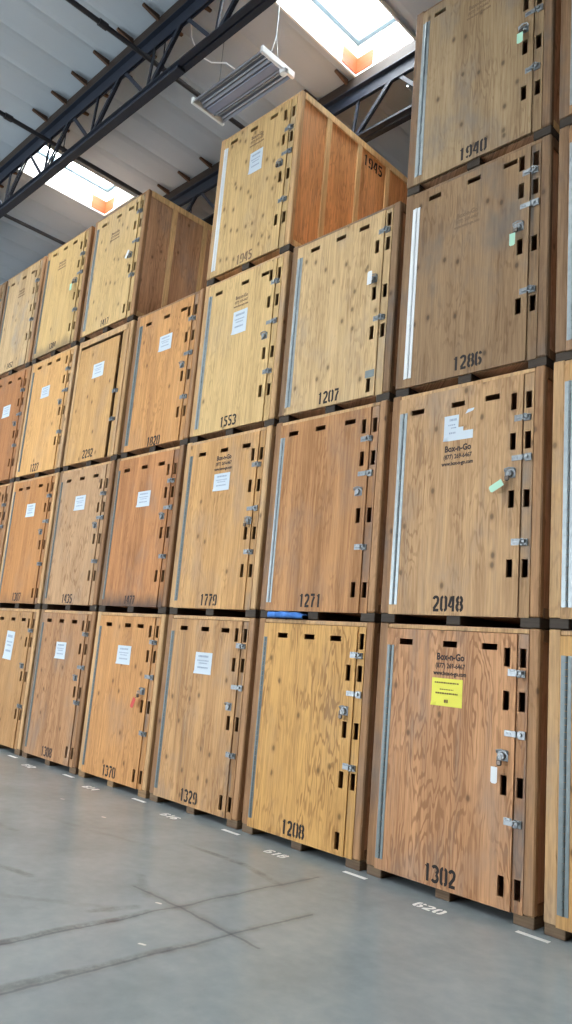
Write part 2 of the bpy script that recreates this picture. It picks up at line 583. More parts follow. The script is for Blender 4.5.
WELL = 0.55
for n, (sx0, sx1, sy0, sy1) in enumerate(SKYL):
    root = empty('window_%d' % (n + 1), ((sx0 + sx1) / 2, (sy0 + sy1) / 2, ZC))
    root['kind'] = 'structure'
    hx, hy = (sx1 - sx0) / 2, (sy1 - sy0) / 2
    bm = bmesh.new()
    t = 0.03
    for a in ((-hx, -hx + t, -hy, hy), (hx - t, hx, -hy, hy), (-hx + t, hx - t, -hy, -hy + t), (-hx + t, hx - t, hy - t, hy)):
        box(bm, *a, -0.03, WELL)
    link_mesh('window_curb', bm, MAT['curb'], root)
    bm = bmesh.new()
    box(bm, -hx, hx, -hy, hy, WELL, WELL + 0.04)
    link_mesh('window_diffuser', bm, MAT['sky'], root)
    if n < 4 and n < 2:
        bm = bmesh.new()       # glazing bars under the diffuser
        for a in ((-hx + t, -hx + t + 0.065, -hy + t, hy - t), (hx - t - 0.065, hx - t, -hy + t, hy - t), (-hx + t + 0.065, hx - t - 0.065, hy - t - 0.065, hy - t), (-hx + t + 0.065, hx - t - 0.065, -hy + t, -hy + t + 0.065)):
            box(bm, *a, WELL - 0.07, WELL - 0.002)
        link_mesh('window_frame', bm, MAT['frame'], root)
        bm = bmesh.new()       # water stained curb boards at the far corner
        box(bm, -hx + t, -hx + t + 0.012, hy - 0.34, hy - t, 0.0, 0.27)
        box(bm, -hx + t, -hx + 0.34, hy - t - 0.012, hy - t, 0.0, 0.25)
        link_mesh('stained_board', bm, MAT['rust'], root)


# ------------------------------------------------------------------ roof trusses
def truss(yc, label, xa, xb, node0, splice):
    root = empty('roof_truss', ((xa + xb) / 2, yc, 9.2))
    tag(root, label, 'roof truss', 'steel roof trusses')
    ox, oz = (xa + xb) / 2, 9.2
    top, bot = 9.93, 9.12
    pt = 0.72

    def L(x, y, z):
        return (x - ox, y, z - oz)
    bm = bmesh.new()         # double angle top chord
    for s in (-1, 1):
        box(bm, xa - ox, xb - ox, s * 0.02 - 0.035 + s * 0.035, s * 0.02 + 0.035 + s * 0.035, top - oz - 0.01, top - oz + 0.0)
        box(bm, xa - ox, xb - ox, s * 0.02 - 0.006, s * 0.02 + 0.006, top - oz - 0.19, top - oz - 0.01)
    box(bm, xa - ox, xb - ox, -0.08, 0.08, top - oz, top - oz + 0.02)
    link_mesh('top_chord', bm, MAT['steel'], root)
    bm = bmesh.new()
    box(bm, xa - ox, xb - ox, -0.07, 0.07, top - oz + 0.02, ZC - oz - 0.03, 0.008)
    link_mesh('timber_nailer', bm, MAT['nailer'], root)
    bm = bmesh.new()
    for s in (-1, 1):
        box(bm, xa - ox, xb - ox, min(s * 0.012, s * 0.095), max(s * 0.012, s * 0.095), bot - oz - 0.06, bot - oz - 0.045)
        box(bm, xa - ox, xb - ox, min(s * 0.012, s * 0.026), max(s * 0.012, s * 0.026), bot - oz - 0.045, bot - oz + 0.045)
    link_mesh('bottom_chord', bm, MAT['steel'], root)
    if splice is not None:
        bm = bmesh.new()
        box(bm, xa - ox, splice - ox, -0.06, 0.06, bot - oz - 0.105, bot - oz - 0.06, 0.005)
        link_mesh('splice_plate', bm, MAT['steel'], root)
    i = math.ceil((xa - node0) / (2 * pt))
    while node0 + i * 2 * pt < xb:
        nx = node0 + i * 2 * pt
        for dx, wd in ((-pt, 0.05), (0.0, 0.04), (pt, 0.06)):
            tx = nx + dx * 0.96
            if not xa < tx < xb:
                continue
            bm = bmesh.new()
            if dx > 0:
                for s in (-1, 1):
                    bar(bm, L(nx + 0.05, s * 0.018, bot), L(tx, s * 0.018, top - 0.12), wd, 0.014)
            else:
                bar(bm, L(nx + (-0.06 if dx < 0 else 0.0), 0, bot), L(tx + (0.08 if dx == 0 else 0), 0, top - 0.12), wd, 0.025)
            link_mesh('web_member', bm, MAT['steel'], root)
        i += 1
    i = math.ceil((xa - PUR0) / PITCH)
    while PUR0 + i * PITCH < xb:
        px = PUR0 + i * PITCH
        i += 1
        if not -16.0 < px < 1.0:
            continue
        if any(s[0] - 0.04 < px < s[1] + 0.04 and s[2] < yc + 0.37 and s[3] > yc - 0.37 for s in SKYL):
            continue
        for s in (-1, 1):
            bm = bmesh.new()
            a, b = sorted((s * 0.07, s * 0.33))
            box(bm, px - ox - 0.02, px - ox + 0.02, a, b, ZC - oz - 0.085, ZC - oz - 0.005)
            # tapered tail
            for v in bm.verts:
                if abs(v.co.y) > 0.25 and v.co.z < ZC - oz - 0.05:
                    v.co.z += 0.05
            link_mesh('purlin_end', bm, MAT['purlin'], root)
    return root


truss(-1.04, 'dark steel roof truss in front of the crate stacks, nearest the camera', -25.95, 12.95, -6.72, -4.5)
truss(1.44, 'steel roof truss behind the front edge of the crate stacks, partly hidden by crates', -25.95, 12.95, -3.74, None)

# sprinkler pipes along y, just under the top chords
for px, r, lab, mat in ((-2.83, 0.035, 'short pale roof pipe behind the rear truss, beside the tall right-hand stack', 'galv'),
                        (-5.27, 0.035, 'dark sprinkler pipe running behind the hanging lamp', 'pipe'),
                        (-7.98, 0.035, 'dark sprinkler pipe along the right edge of the smaller skylight', 'pipe'),
                        (-10.68, 0.035, 'dark sprinkler pipe beyond the smaller skylight, farthest left', 'pipe')):
    root = empty('roof_pipe', (px, -4.0, 9.60))
    tag(root, lab, 'pipe', 'roof pipes')
    bm = bmesh.new()
    cyl(bm, (0, 5.5 if mat == 'galv' else -10.0, 0), (0, 12.0, 0), r, 12)
    link_mesh('pipe', bm, MAT[mat], root)
    for yy in (() if mat == 'galv' else (0.6, 2.2, 6.4)):
        bm = bmesh.new()
        cyl(bm, (0, yy - 0.06, 0), (0, yy + 0.06, 0), r * 1.4, 12)
        link_mesh('coupling', bm, MAT[mat], root)
    for yy in ((5.62 + 0.14, 9.0) if mat == 'galv' else (3.0 + 0.14, 5.62 + 0.14)):
        bm = bmesh.new()
        bar(bm, (0, yy, r), (0, yy, ZC - 9.60), 0.012, 0.012)
        tube(bm, [(0.045 * math.cos(a_ * math.pi / 6), yy, 0.045 * math.sin(a_ * math.pi / 6)) for a_ in range(12)], 0.006, 6, True)
        link_mesh('hanger', bm, MAT['steel'], root)

# ------------------------------------------------------------------ hanging lamp
lamp = empty('hanging_lamp', (-4.14, -0.33, 9.0))
tag(lamp, 'unlit grey high-bay lamp hanging from the roof above the crate stencilled 1945', 'lamp')
bm = bmesh.new()         # folded reflector: three deep channels either side of a central wireway
prof = [(-0.26, 0.0), (-0.245, 0.05), (-0.18, 0.075), (-0.115, 0.05), (-0.095, 0.0), (-0.075, 0.02), (0.075, 0.02), (0.095, 0.0), (0.115, 0.05), (0.18, 0.075), (0.245, 0.05), (0.26, 0.0)]
va = [bm.verts.new((-0.66, p[0], p[1])) for p in prof]
vb = [bm.verts.new((0.66, p[0], p[1])) for p in prof]
for i in range(len(prof) - 1):
    bm.faces.new((va[i], vb[i], vb[i + 1], va[i + 1]))
thicken(bm, (0, 0, 0.012))
link_mesh('reflector', bm, MAT['refl'], lamp)
bm = bmesh.new()
box(bm, -0.64, 0.64, -0.06, 0.06, 0.0, 0.018, 0.004)
link_mesh('cover_strip', bm, MAT['refl2'], lamp)
for yy in (-0.215, -0.145, 0.145, 0.215):
    bm = bmesh.new()
    cyl(bm, (-0.63, yy, 0.035), (0.63, yy, 0.035), 0.011, 10)
    link_mesh('lamp_tube', bm, MAT['tube'], lamp)
for s in (-1, 1):
    bm = bmesh.new()
    box(bm, s * 0.68 - 0.022, s * 0.68 + 0.022, -0.285, 0.285, -0.02, 0.075, 0.008)
    link_mesh('end_cap', bm, MAT['white'], lamp)
bm = bmesh.new()
box(bm, -0.5, 0.5, -0.08, 0.08, 0.087, 0.15, 0.006)
link_mesh('ballast_housing', bm, MAT['refl'], lamp)
bm = bmesh.new()
cyl(bm, (0.67, 0.12, 0.0), (0.67, 0.12, -0.05), 0.06, 14, 0.045)
box(bm, 0.64, 0.70, 0.08, 0.16, -0.02, 0.02)
link_mesh('motion_sensor', bm, MAT['white'], lamp)
bm = bmesh.new()
for sx in (-0.5, 0.6):
    tube(bm, [(sx, -0.07, 0.12), (sx, 0.0, 0.45), (sx, 0.0, ZC - 9.0 + 0.0)], 0.005, 6)
    tube(bm, [(sx, 0.07, 0.12), (sx, 0.0, 0.45)], 0.005, 6)
link_mesh('suspension_cable', bm, MAT['galv_dull'], lamp)
bm = bmesh.new()
tube(bm, [(-0.1, 0, 0.15), (-0.12, -0.02, 0.35), (-0.25, -0.1, 0.48), (-0.42, -0.22, 0.50), (-0.55, -0.35, 0.60), (-0.62, -0.45, 0.85), (-0.62, -0.5, ZC - 9.0)], 0.009, 6)
link_mesh('power_cord', bm, MAT['white'], lamp)


# ------------------------------------------------------------------ crates
PW, CW, CH, CD = 1.64, 1.565, 2.2, 2.4
HW = CW / 2
SEAM = 0.60
PROTO = {}      # shared meshes


def shared(key, make):
    if key not in PROTO:
        b = bmesh.new()
        make(b)
        bmesh.ops.recalc_face_normals(b, faces=b.faces)
        me = bpy.data.meshes.new(key)
        b.to_mesh(me)
        b.free()
        PROTO[key] = me
    return PROTO[key]


def part(name, key, make, mat, parent):
    src = shared(key, make)
    ck = (key, mat.name)
    if ck not in PROTO:
        me = src.copy()
        me.materials.clear()
        me.materials.append(mat)
        PROTO[ck] = me
    o = bpy.data.objects.new(name, PROTO[ck])
    COL.objects.link(o)
    o.parent = parent
    return o


def mk_turn_latch(b, x, z):
    """two galvanised plates across the door seam with a swivel bail"""
    y = -0.010
    box(b, x - 0.075, x - 0.005, y - 0.004, y, z - 0.028, z + 0.028, 0.0015)
    box(b, x + 0.008, x + 0.070, y - 0.0, y + 0.014, z - 0.032, z + 0.024, 0.0015)
    box(b, x - 0.055, x + 0.055, y - 0.016, y - 0.005, z - 0.011, z + 0.011, 0.003)
    for dx in (-0.058, -0.022, 0.022, 0.054):
        cyl(b, (x + dx, y - 0.001, z + 0.017), (x + dx, y - 0.012, z + 0.017), 0.0065, 8)
    tube(b, [(x + 0.03 + 0.024 * math.cos(t * math.pi / 5), y - 0.024, z - 0.004 + 0.026 * math.sin(t * math.pi / 5)) for t in range(10)], 0.0055, 6, True)
    cyl(b, (x + 0.006, y, z), (x + 0.006, y - 0.03, z), 0.012, 10)


def mk_strap_hasp(b, x, z):
    """long strap hasp lying over the seam"""
    y = -0.010
    box(b, x - 0.09, x + 0.075, y - 0.006, y - 0.001, z - 0.024, z + 0.024, 0.002)
    box(b, x + 0.03, x + 0.085, y - 0.004, y + 0.014, z - 0.034, z + 0.03, 0.002)
    cyl(b, (x + 0.045, y - 0.005, z), (x + 0.045, y - 0.022, z), 0.016, 12)
    cyl(b, (x + 0.014, y - 0.010, z - 0.024), (x + 0.014, y - 0.010, z + 0.024), 0.007, 8)
    for dx in (-0.07, -0.04):
        cyl(b, (x + dx, y - 0.005, z), (x + dx, y - 0.012, z), 0.008, 8)


def mk_cup_latch(b, x, z):
    """square spring catch on the door with a wire bail"""
    y = -0.010
    box(b, x - 0.045, x + 0.05, y - 0.005, y, z - 0.045, z + 0.04, 0.002)
    cyl(b, (x, y - 0.003, z - 0.008), (x, y - 0.028, z - 0.008), 0.034, 14, 0.026)
    tube(b, [(x - 0.045, y - 0.01, z + 0.012), (x - 0.042, y - 0.026, z + 0.032), (x, y - 0.03, z + 0.042), (x + 0.045, y - 0.026, z + 0.034), (x + 0.05, y - 0.01, z + 0.012)], 0.006, 6)
    for dx in (-0.034, 0.038):
        cyl(b, (x + dx, y - 0.003, z - 0.034), (x + dx, y - 0.011, z - 0.034), 0.006, 8)


LATCH = {'t': mk_turn_latch, 's': mk_strap_hasp, 'c': mk_cup_latch}
INSET = 0.022


def crate(c, r, num, col, *, vz=None, single=(), hx=(-0.44, -0.02, 0.34), hz=2.025, latches=(), paper=None, text=None, dx=0.0, dy=0.0, yaw=0.0,
          post='post_m', skid='skid', fig=0.5, knots=0.25, bands=0.3, grey=0.3, grime=0.0, bottom=0.0, side_m='side_b', hinge='galv_dull', hwid=0.075, label='', framed=False,
          paper_kind='paper', sheared=0.0, numx=-0.02, numz=0.18, numh=0.135, num_mat='black', rear=0.0):
    root = empty('storage_crate', (c * PW + 0.82 + dx, dy + ((c * 5 + r * 3) % 5 - 2) * 0.006, (r - 1) * CH), math.radians(yaw))
    tag(root, label, 'crate', 'plywood storage crates in the stacks')
    seed = (c * 7.3 + r * 3.1) % 17 + 1.0
    ply = wood('door_plywood_%d' % len(PROTO), col, fig, knots, bands, seed, grime, grey, bottom)
    jam = wood('jamb_plywood_%d' % len(PROTO), tuple(int(v * 0.97) for v in col), fig * 0.6, knots * 0.4, bands * 1.3, seed + 4, grime + 0.5, min(0.6, grey + 0.2), bottom)
    pm = MAT[post]
    skid = 'skid_m' if (skid == 'skid' and r == 1) else skid
    sm = MAT['batten_l'] if r == 4 else pm
    # skids
    for a, b_ in ((-HW, -HW + 0.16), (-0.075, 0.065), (HW - 0.17, HW)):
        part('skid', 'skid%.3f' % a, lambda b, a=a, b_=b_: box(b, a, b_, 0.012, CD - 0.012, 0.0, 0.085, 0.006), MAT[skid], root)

    # closed plywood body
    def body(b):
        i = INSET
        box(b, -HW + i, HW - i, 0.05, CD - 0.03, 0.085, 0.105)
        box(b, -HW + i, -HW + i + 0.012, 0.05, CD - 0.03, 0.105, CH - 0.022)
        box(b, HW - i - 0.012, HW - i, 0.05, CD - 0.03, 0.105, CH - 0.022)
        box(b, -HW + i + 0.012, HW - i - 0.012, CD - 0.042, CD - 0.03, 0.105, CH - 0.022)
        box(b, -HW + i, HW - i, 0.03, CD - 0.02, CH - 0.022, CH - 0.006)
    part('body', 'body', body, MAT[side_m], root)
    pw = 0.095
    pr = 0.185 if False else 0.09
    part('corner_post', 'post_fl', lambda b: box(b, -HW, -HW + pw, 0.0, 0.06, 0.085, CH - 0.004, 0.006), pm, root)
    part('corner_post', 'post_fr', lambda b: box(b, HW - pr, HW, 0.0, 0.07, 0.085, CH - 0.004, 0.012), MAT['post_r'] if post == 'post_m' else (MAT['post_m'] if post == 'post_d' and r < 3 else pm), root)
    part('corner_post', 'post_bl', lambda b: box(b, -HW, -HW + pw, CD - 0.06, CD, 0.085, CH - 0.004, 0.006), pm, root)
    part('corner_post', 'post_br', lambda b: box(b, HW - pr, HW, CD - 0.06, CD, 0.085, CH - 0.004, 0.006), pm, root)
    part('top_rail', 'rail_f', lambda b: box(b, -HW + pw, HW - pr, 0.004, 0.045, 2.153, CH - 0.012, 0.003), MAT['post_l'] if r < 3 else pm, root)
    part('top_rail', 'rail_b', lambda b: box(b, -HW + pw, HW - pr, CD - 0.03, CD, 2.10, CH - 0.012, 0.003), pm, root)
    for s in (-1, 1):
        xa, xb = sorted((s * HW, s * (HW - INSET)))
        part('top_rail', 'rail_s%d' % s, lambda b, xa=xa, xb=xb: box(b, xa, xb, 0.07, CD - 0.06, 2.10, CH - 0.004, 0.003), sm, root)
        part('bottom_rail', 'brail_s%d' % s, lambda b, xa=xa, xb=xb: box(b, xa, xb, 0.07, CD - 0.06, 0.085, 0.165, 0.003), sm, root)
        for q in (0.54, 1.165, 1.79):
            part('side_batten', 'batten_s%d_%.2f' % (s, q), lambda b, xa=xa, xb=xb, q=q: box(b, xa, xb, q - 0.045, q + 0.045, 0.165, 2.10, 0.003), sm, root)
    # door, jamb and their slots
    ZB, ZT = 0.078, 2.148
    left = -HW + pw + 0.002
    right = HW - pr - 0.002
    vz = vz or []
    dh, jh = [], []
    if not framed:
        for x in hx:
            dh.append((x - 0.07, x + 0.07, hz - 0.026, hz + 0.026))
        for z in vz:
            if z not in single or z > 1.5:
                jh.append((SEAM + 0.018, SEAM + 0.072, z - 0.075, z + 0.075))
            if z not in single or z < 1.5:
                dh.append((SEAM - 0.112, SEAM - 0.058, z - 0.075, z + 0.075))
        doorL, doorR, doorT, jambL = left, SEAM - 0.003, ZT, SEAM + 0.003
    else:
        doorL, doorR, doorT, jambL = left + 0.012, 0.465, 2.02, 0.528
    b = bmesh.new()
    panel(b, doorL, doorR, ZB, doorT, -0.010, 0.010, dh, lambda a, z, t: (a, t, z))
    door = link_mesh('door', b, ply, root)
    b = bmesh.new()
    panel(b, jambL, right, ZB, ZT, 0.004, 0.022, jh, lambda a, z, t: (a, t, z))
    link_mesh('jamb_panel', b, jam, root)
    if framed:
        def frame(b):
            box(b, left, right, -0.014, 0.004, 2.07, ZT, 0.004)
            box(b, -HW + 0.03, left + 0.005, -0.014, 0.0, ZB, ZT, 0.004)
            box(b, right - 0.045, right + 0.02, -0.014, 0.0, ZB, ZT, 0.004)
        part('face_trim', 'face_trim', frame, MAT['post_l'], root)
    else:
        hc = left + hwid / 2 + 0.008

        def mk_hinge(b):
            y = -0.0105
            g = hwid / 2
            zt, zb = 2.0, 0.165
            box(b, hc - g, hc - 0.012, y - 0.0035, y + 0.0005, zb, zt)
            box(b, hc + 0.012, hc + g, y - 0.0035, y + 0.0005, zb, zt)
            n = 36
            for i in range(n):
                za = zb + (zt - zb) * i / n
                cyl(b, (hc, y - 0.004, za + 0.002), (hc, y - 0.004, za + (zt - zb) / n - 0.002), 0.0115, 8)
            for i in range(18):
                za = zb + (zt - zb) * (i + 0.5) / 18
                for s in (-1, 1):
                    cyl(b, (hc + s * g * 0.68, y - 0.003, za), (hc + s * g * 0.68, y - 0.006, za), 0.0055, 6)
        part('hinge_strip', 'hinge%.3f' % hwid, mk_hinge, MAT[hinge], root)
    for (lx, lz, kind) in latches:
        b = bmesh.new()
        LATCH[kind](b, lx, lz)
        link_mesh('latch', b, MAT['latch'], door if kind == 'c' else root)
    # stencilled number
    fm = lambda a, z: (a, -0.0102, z)
    if num:
        b = bmesh.new()
        stencil(b, num, numx, numz, numh, fm)
        thicken(b, (0, -0.0006, 0))
        link_mesh('stencil_number', b, MAT[num_mat], door)
    if text:
        tx, tz, tm = text
        fs = 0.85 if tm == 'faded' else 1.0
        for s_, size, dz, bold, wx in (('Box-n-Go', 0.08, 0.0, 0.0032, 0.84), ('(877) 269-6467', 0.058, -0.068, 0.0018, 0.80), ('www.box-n-go.com', 0.05, -0.128, 0.0022, 0.80)):
            me = font_mesh(s_, size * fs, bold * fs, wx)
            me.materials.clear()
            me.materials.append(MAT[tm])
            o = bpy.data.objects.new('lettering', me)
            o.location = (tx, -0.0106, tz + dz * fs)
            o.rotation_euler = (math.radians(90), 0, 0)
            COL.objects.link(o)
            o.parent = door
    if paper:
        px, pz, pw_, ph_, tilt = paper
        b = bmesh.new()
        N = 6
        g = {}
        rnd = random.Random(int(seed * 100))
        off = [rnd.uniform(0.0, 0.004) for _ in range((N + 1) * (N + 1))]
        tear = paper_kind == 'torn'
        ca, sa = math.cos(math.radians(tilt)), math.sin(math.radians(tilt))

        def PM(u, v, lift):
            x, z = (u - 0.5) * pw_, (v - 0.5) * ph_
            return (px + x * ca - z * sa, -0.0112 - lift, pz + x * sa + z * ca)
        for i in range(N):
            for j in range(N):
                if tear and (i >= 3 and 1 < j) and not (i >= 4 and j == 5 and False):
                    if not (i == 3 and j == 2):
                        continue
                vs = []
                for (p, q) in ((i, j), (i + 1, j), (i + 1, j + 1), (i, j + 1)):
                    if (p, q) not in g:
                        lift = off[p * (N + 1) + q] * 0.5 + (0.012 if (p == 0 and q == 0) else 0.0)
                        g[(p, q)] = b.verts.new(PM(p / N, q / N, lift))
                    vs.append(g[(p, q)])
                b.faces.new(vs)
        if tear:
            b.faces.new([b.verts.new(PM(*p, 0.002)) for p in ((0.72, 0.98), (0.98, 1.06), (1.02, 1.16), (0.80, 1.14))])
        thicken(b, (0, -0.0006, 0))
        # rows of small print, inside the sheet's own mesh
        rows = [(0.84, 0.8, 0.05), (0.60, 0.45, 0.035), (0.46, 0.72, 0.055), (0.18, 0.14, 0.11)] if paper_kind == 'yellow' else [(0.82, 0.62, 0.09), (0.62, 0.7, 0.05), (0.5, 0.5, 0.05), (0.30, 0.62, 0.07)]
        for (v, wd, hgt) in rows:
            x = 0.5 - wd / 2
            while x < 0.5 + wd / 2 - 0.01:
                l = rnd.uniform(0.03, 0.075)
                xe = min(x + l, 0.5 + wd / 2)
                lim = 0.44 if tear else 1.0
                if xe < lim:
                    b.faces.new([b.verts.new(PM(u, vv, 0.0052)) for u, vv in ((x, v - hgt / 2), (xe, v - hgt / 2), (xe, v + hgt / 2), (x, v + hgt / 2))]).material_index = 1
                x = xe + 0.018
        pp = link_mesh('paper_notice' if paper_kind == 'yellow' else 'paper_sheet', b, MAT['yellow' if paper_kind == 'yellow' else 'paper'], root)
        pp.data.materials.append(MAT['yprint' if paper_kind == 'yellow' else 'print'])
        pp['label'] = {'yellow': 'yellow paper notice', 'torn': 'torn white paper sheet', 'paper': 'white paper sheet'}[paper_kind]
    return root, door


def P4(q):      # four measured corners of a sheet -> centre, size
    xs_ = [p[0] for p in q]
    zs_ = [p[1] for p in q]
    return (sum(xs_) / 4, sum(zs_) / 4, (abs(q[1][0] - q[0][0]) + abs(q[3][0] - q[2][0])) / 2, (abs(q[0][1] - q[2][1]) + abs(q[1][1] - q[3][1])) / 2)


STD = [('t', 0.6, 1.86), ('s', 0.6, 1.41), ('c', 0.5, 1.24), ('t', 0.6, 0.72)]


def LT(*zs):      # turn latch, strap hasp, cup catch, turn latch
    out = []
    for kx, z in zip((('t', 0.6), ('s', 0.6), ('c', 0.5), ('t', 0.6)), zs):
        if z is not None:
            out.append((kx[1], z, kx[0]))
    return out


C_ = {}
A, B, Cc, D, Ee, F, G, H, Z = -1, -2, -3, -4, -5, -6, -7, -8, 0
NEARV = [1.96, 1.62, 0.975, 0.24]
# --- stack 1302 / 2048 / 1286 / 1940
C_['A1'] = crate(A, 1, '1302', (204, 146, 102), vz=NEARV, hx=(-0.475, -0.02, 0.355), hz=2.035, latches=LT(1.84, 1.37, 1.20, 0.715), paper=(-0.03, 1.63, 0.30, 0.23, 0), paper_kind='yellow',
                 text=(-0.01, 1.90, 'ink'), post='post_m', fig=0.9, knots=0.05, bands=0.5, grey=0.25, grime=0.3, hinge='galv_dull', hwid=0.075,
                 label='orange-brown plywood crate stencilled 1302 with a yellow notice, standing on the floor', numz=0.18)
C_['A2'] = crate(A, 2, '2048', (196, 152, 110), vz=[1.915, 1.56, 1.06, 0.477], hx=(-0.47, -0.035, 0.31), hz=1.99, latches=LT(1.76, 1.41, 1.285, 0.694), paper=(-0.02, 1.77, 0.30, 0.24, 0), paper_kind='torn',
                 text=(-0.02, 1.55, 'ink'), post='post_m', fig=0.5, knots=0.26, bands=0.35, grey=0.3, grime=0.25, hinge='galv', hwid=0.085,
                 label='tan plywood crate stencilled 2048 with a torn white sheet and a mint green tag', numx=-0.05)
C_['A3'] = crate(A, 3, '1286', (152, 118, 86), vz=[2.0, 1.725, 1.17, 0.6], hx=(-0.42, 0.02, 0.40), hz=2.05, latches=LT(1.89, 1.56, 1.37, 0.73), text=(-0.04, 1.70, 'faded'),
                 post='post_d', fig=0.45, knots=0.28, bands=0.45, grey=0.45, grime=0.3, hinge='white', hwid=0.085, num_mat='black',
                 label='dark weathered plywood crate stencilled 1286, third up above crate 2048', numx=0.03, numz=0.2)
C_['A4'] = crate(A, 4, '1940', (164, 134, 102), vz=[1.98, 1.5, 1.02, 0.53], hx=(-0.47, 0.0, 0.36), hz=2.03, latches=LT(1.80, 1.37, 1.22, 0.75), text=(0.0, 1.82, 'faded'),
                 post='post_d', fig=0.4, knots=0.3, bands=0.4, grey=0.45, hinge='galv', hwid=0.085, label='greyish plywood crate stencilled 1940, topmost of the right-hand tall stack', numx=0.0)
# --- stack 1208 / 1271 / 1207
C_['B1'] = crate(B, 1, '1208', (208, 154, 84), vz=[2.01, 1.71, 1.185, 0.735, 0.2], single=(2.01, 0.2), hx=(-0.40, -0.02, 0.33), hz=2.025, latches=LT(1.88, 1.52, 1.36, 0.86), post='post_m', fig=0.9, knots=0.14,
                 bands=0.2, grey=0.12, hinge='galv_dull', hwid=0.05, label='golden plywood crate stencilled 1208 standing on the floor, no paper', numx=-0.04)
C_['B2'] = crate(B, 2, '1271', (194, 136, 84), vz=[1.955, 1.615, 1.035, 0.3], hx=(-0.48, -0.08, 0.33), hz=2.03, latches=[(0.56, 1.82, 't'), (0.57, 1.46, 's'), (0.5, 1.28, 'c'), (0.57, 0.72, 't')], post='post_m', fig=0.35, knots=0.0,
                 bands=0.6, grey=0.18, hinge='galv', hwid=0.07, label='reddish straight-grained plywood crate stencilled 1271, directly above crate 1208', numx=-0.04, numz=0.19)
C_['B3'] = crate(B, 3, '1207', (204, 168, 124), vz=[2.03, 1.75, 1.215, 0.775, 0.2], single=(2.03, 0.2), hx=(-0.40, -0.01, 0.32), hz=2.04, latches=LT(1.91, None, 1.38, 0.92), post='post_d', fig=0.35, knots=0.16, bands=0.25,
                 grey=0.25, hinge='galv', hwid=0.085, label='pale grey-yellow plywood crate stencilled 1207, top of its three-high stack', numx=-0.02)
# --- stack 1329 / 1779 / 1553 / 1945
C_['C1'] = crate(Cc, 1, '1329', (200, 150, 100), vz=[1.995, 1.67, 1.045, 0.22], hx=(-0.44, -0.04, 0.32), hz=2.04, latches=LT(1.88, 1.43, 1.22, 0.72), paper=(-0.01, 1.65, 0.30, 0.245, 0), post='post_m', fig=0.5, knots=0.2,
                 bands=0.5, grey=0.25, grime=0.3, hwid=0.06, label='brown plywood crate stencilled 1329 with a white sheet, standing on the floor', numx=-0.03)
C_['C2'] = crate(Cc, 2, '1779', (206, 154, 96), vz=[1.875, 1.50, 0.945, 0.515], hx=(-0.43, -0.01, 0.39), hz=2.0, latches=[(0.59, 1.75, 't'), (0.59, 1.23, 's'), (0.55, 1.09, 'c'), (0.59, 0.73, 't')], paper=(0.0, 1.60, 0.29, 0.215, 0),
                 text=(0.0, 1.88, 'ink'), post='post_l', fig=0.35, knots=0.12, bands=0.3, grey=0.2, hwid=0.06, label='honey plywood crate stencilled 1779 with white sheet below black lettering')
C_['C3'] = crate(Cc, 3, '1553', (210, 172, 118), vz=[1.945, 1.595, 0.935, 0.46], hx=(-0.47, 0.04, 0.41), hz=2.0, latches=LT(1.84, 1.32, 1.16, 0.69), paper=(0.01, 1.475, 0.265, 0.31, 0), text=(0.0, 1.80, 'faded'), post='post_l',
                 fig=0.3, knots=0.1, bands=0.2, grey=0.12, hinge='galv', label='pale yellow plywood crate stencilled 1553, under the crate stencilled 1945')
C_['C4'] = crate(Cc, 4, '1945', (204, 166, 114), vz=[1.955, 1.60, 1.08, 0.485], hx=(-0.48, -0.08, 0.30), hz=2.045, latches=LT(1.73, 1.39, 1.27, 0.73), paper=(0.02, 1.52, 0.245, 0.31, 0), text=(0.0, 1.89, 'faded'), post='post_l',
                 fig=0.35, knots=0.5, bands=0.2, grey=0.15, side_m='side_o', hinge='white', hwid=0.08, numz=0.165, num_mat='faded',
                 label='knotty pale plywood crate stencilled 1945 with exposed orange side, under the hanging lamp')
# --- stack 1370
C_['D1'] = crate(D, 1, '1370', (202, 142, 84), vz=[1.97, 1.66, 1.045, 0.22], hx=(-0.45, 0.0, 0.29), hz=2.03, latches=LT(1.84, 1.41, 1.23, 0.73), paper=(-0.01, 1.645, 0.31, 0.24, 0), post='post_l', skid='skid_l', fig=0.4, knots=0.12,
                 bands=0.3, grey=0.2, hwid=0.05, label='orange plywood crate stencilled 1370 with white sheet and red tag on the floor', numx=-0.03)
C_['D2'] = crate(D, 2, '1477', (194, 130, 78), vz=[1.885, 1.575, 1.04, 0.475], hx=(-0.47, -0.04, 0.35), hz=1.985, latches=LT(1.73, 1.37, 1.26, 0.73), paper=(0.03, 1.53, 0.295, 0.215, 0), post='post_d', fig=0.3, knots=0.0, bands=0.6,
                 grey=0.25, hwid=0.04, bottom=0.8, label='red-brown plywood crate with dark stained bottom edge, above crate 1370', num_mat='ink', numz=0.165, numh=0.11)
C_['D3'] = crate(D, 3, '1820', (204, 144, 84), vz=[1.925, 1.55, 0.99, 0.48], hx=(-0.44, 0.0, 0.40), hz=1.99, latches=LT(1.80, 1.30, 1.15, 0.68), paper=(0.04, 1.585, 0.29, 0.235, 0), post='post_m', fig=0.45, knots=0.05, bands=0.35,
                 grey=0.12, hwid=0.085, dx=0.03, label='orange plywood crate with white sheet, top of the three-high stack left of 1553', numx=0.03, numz=0.15)
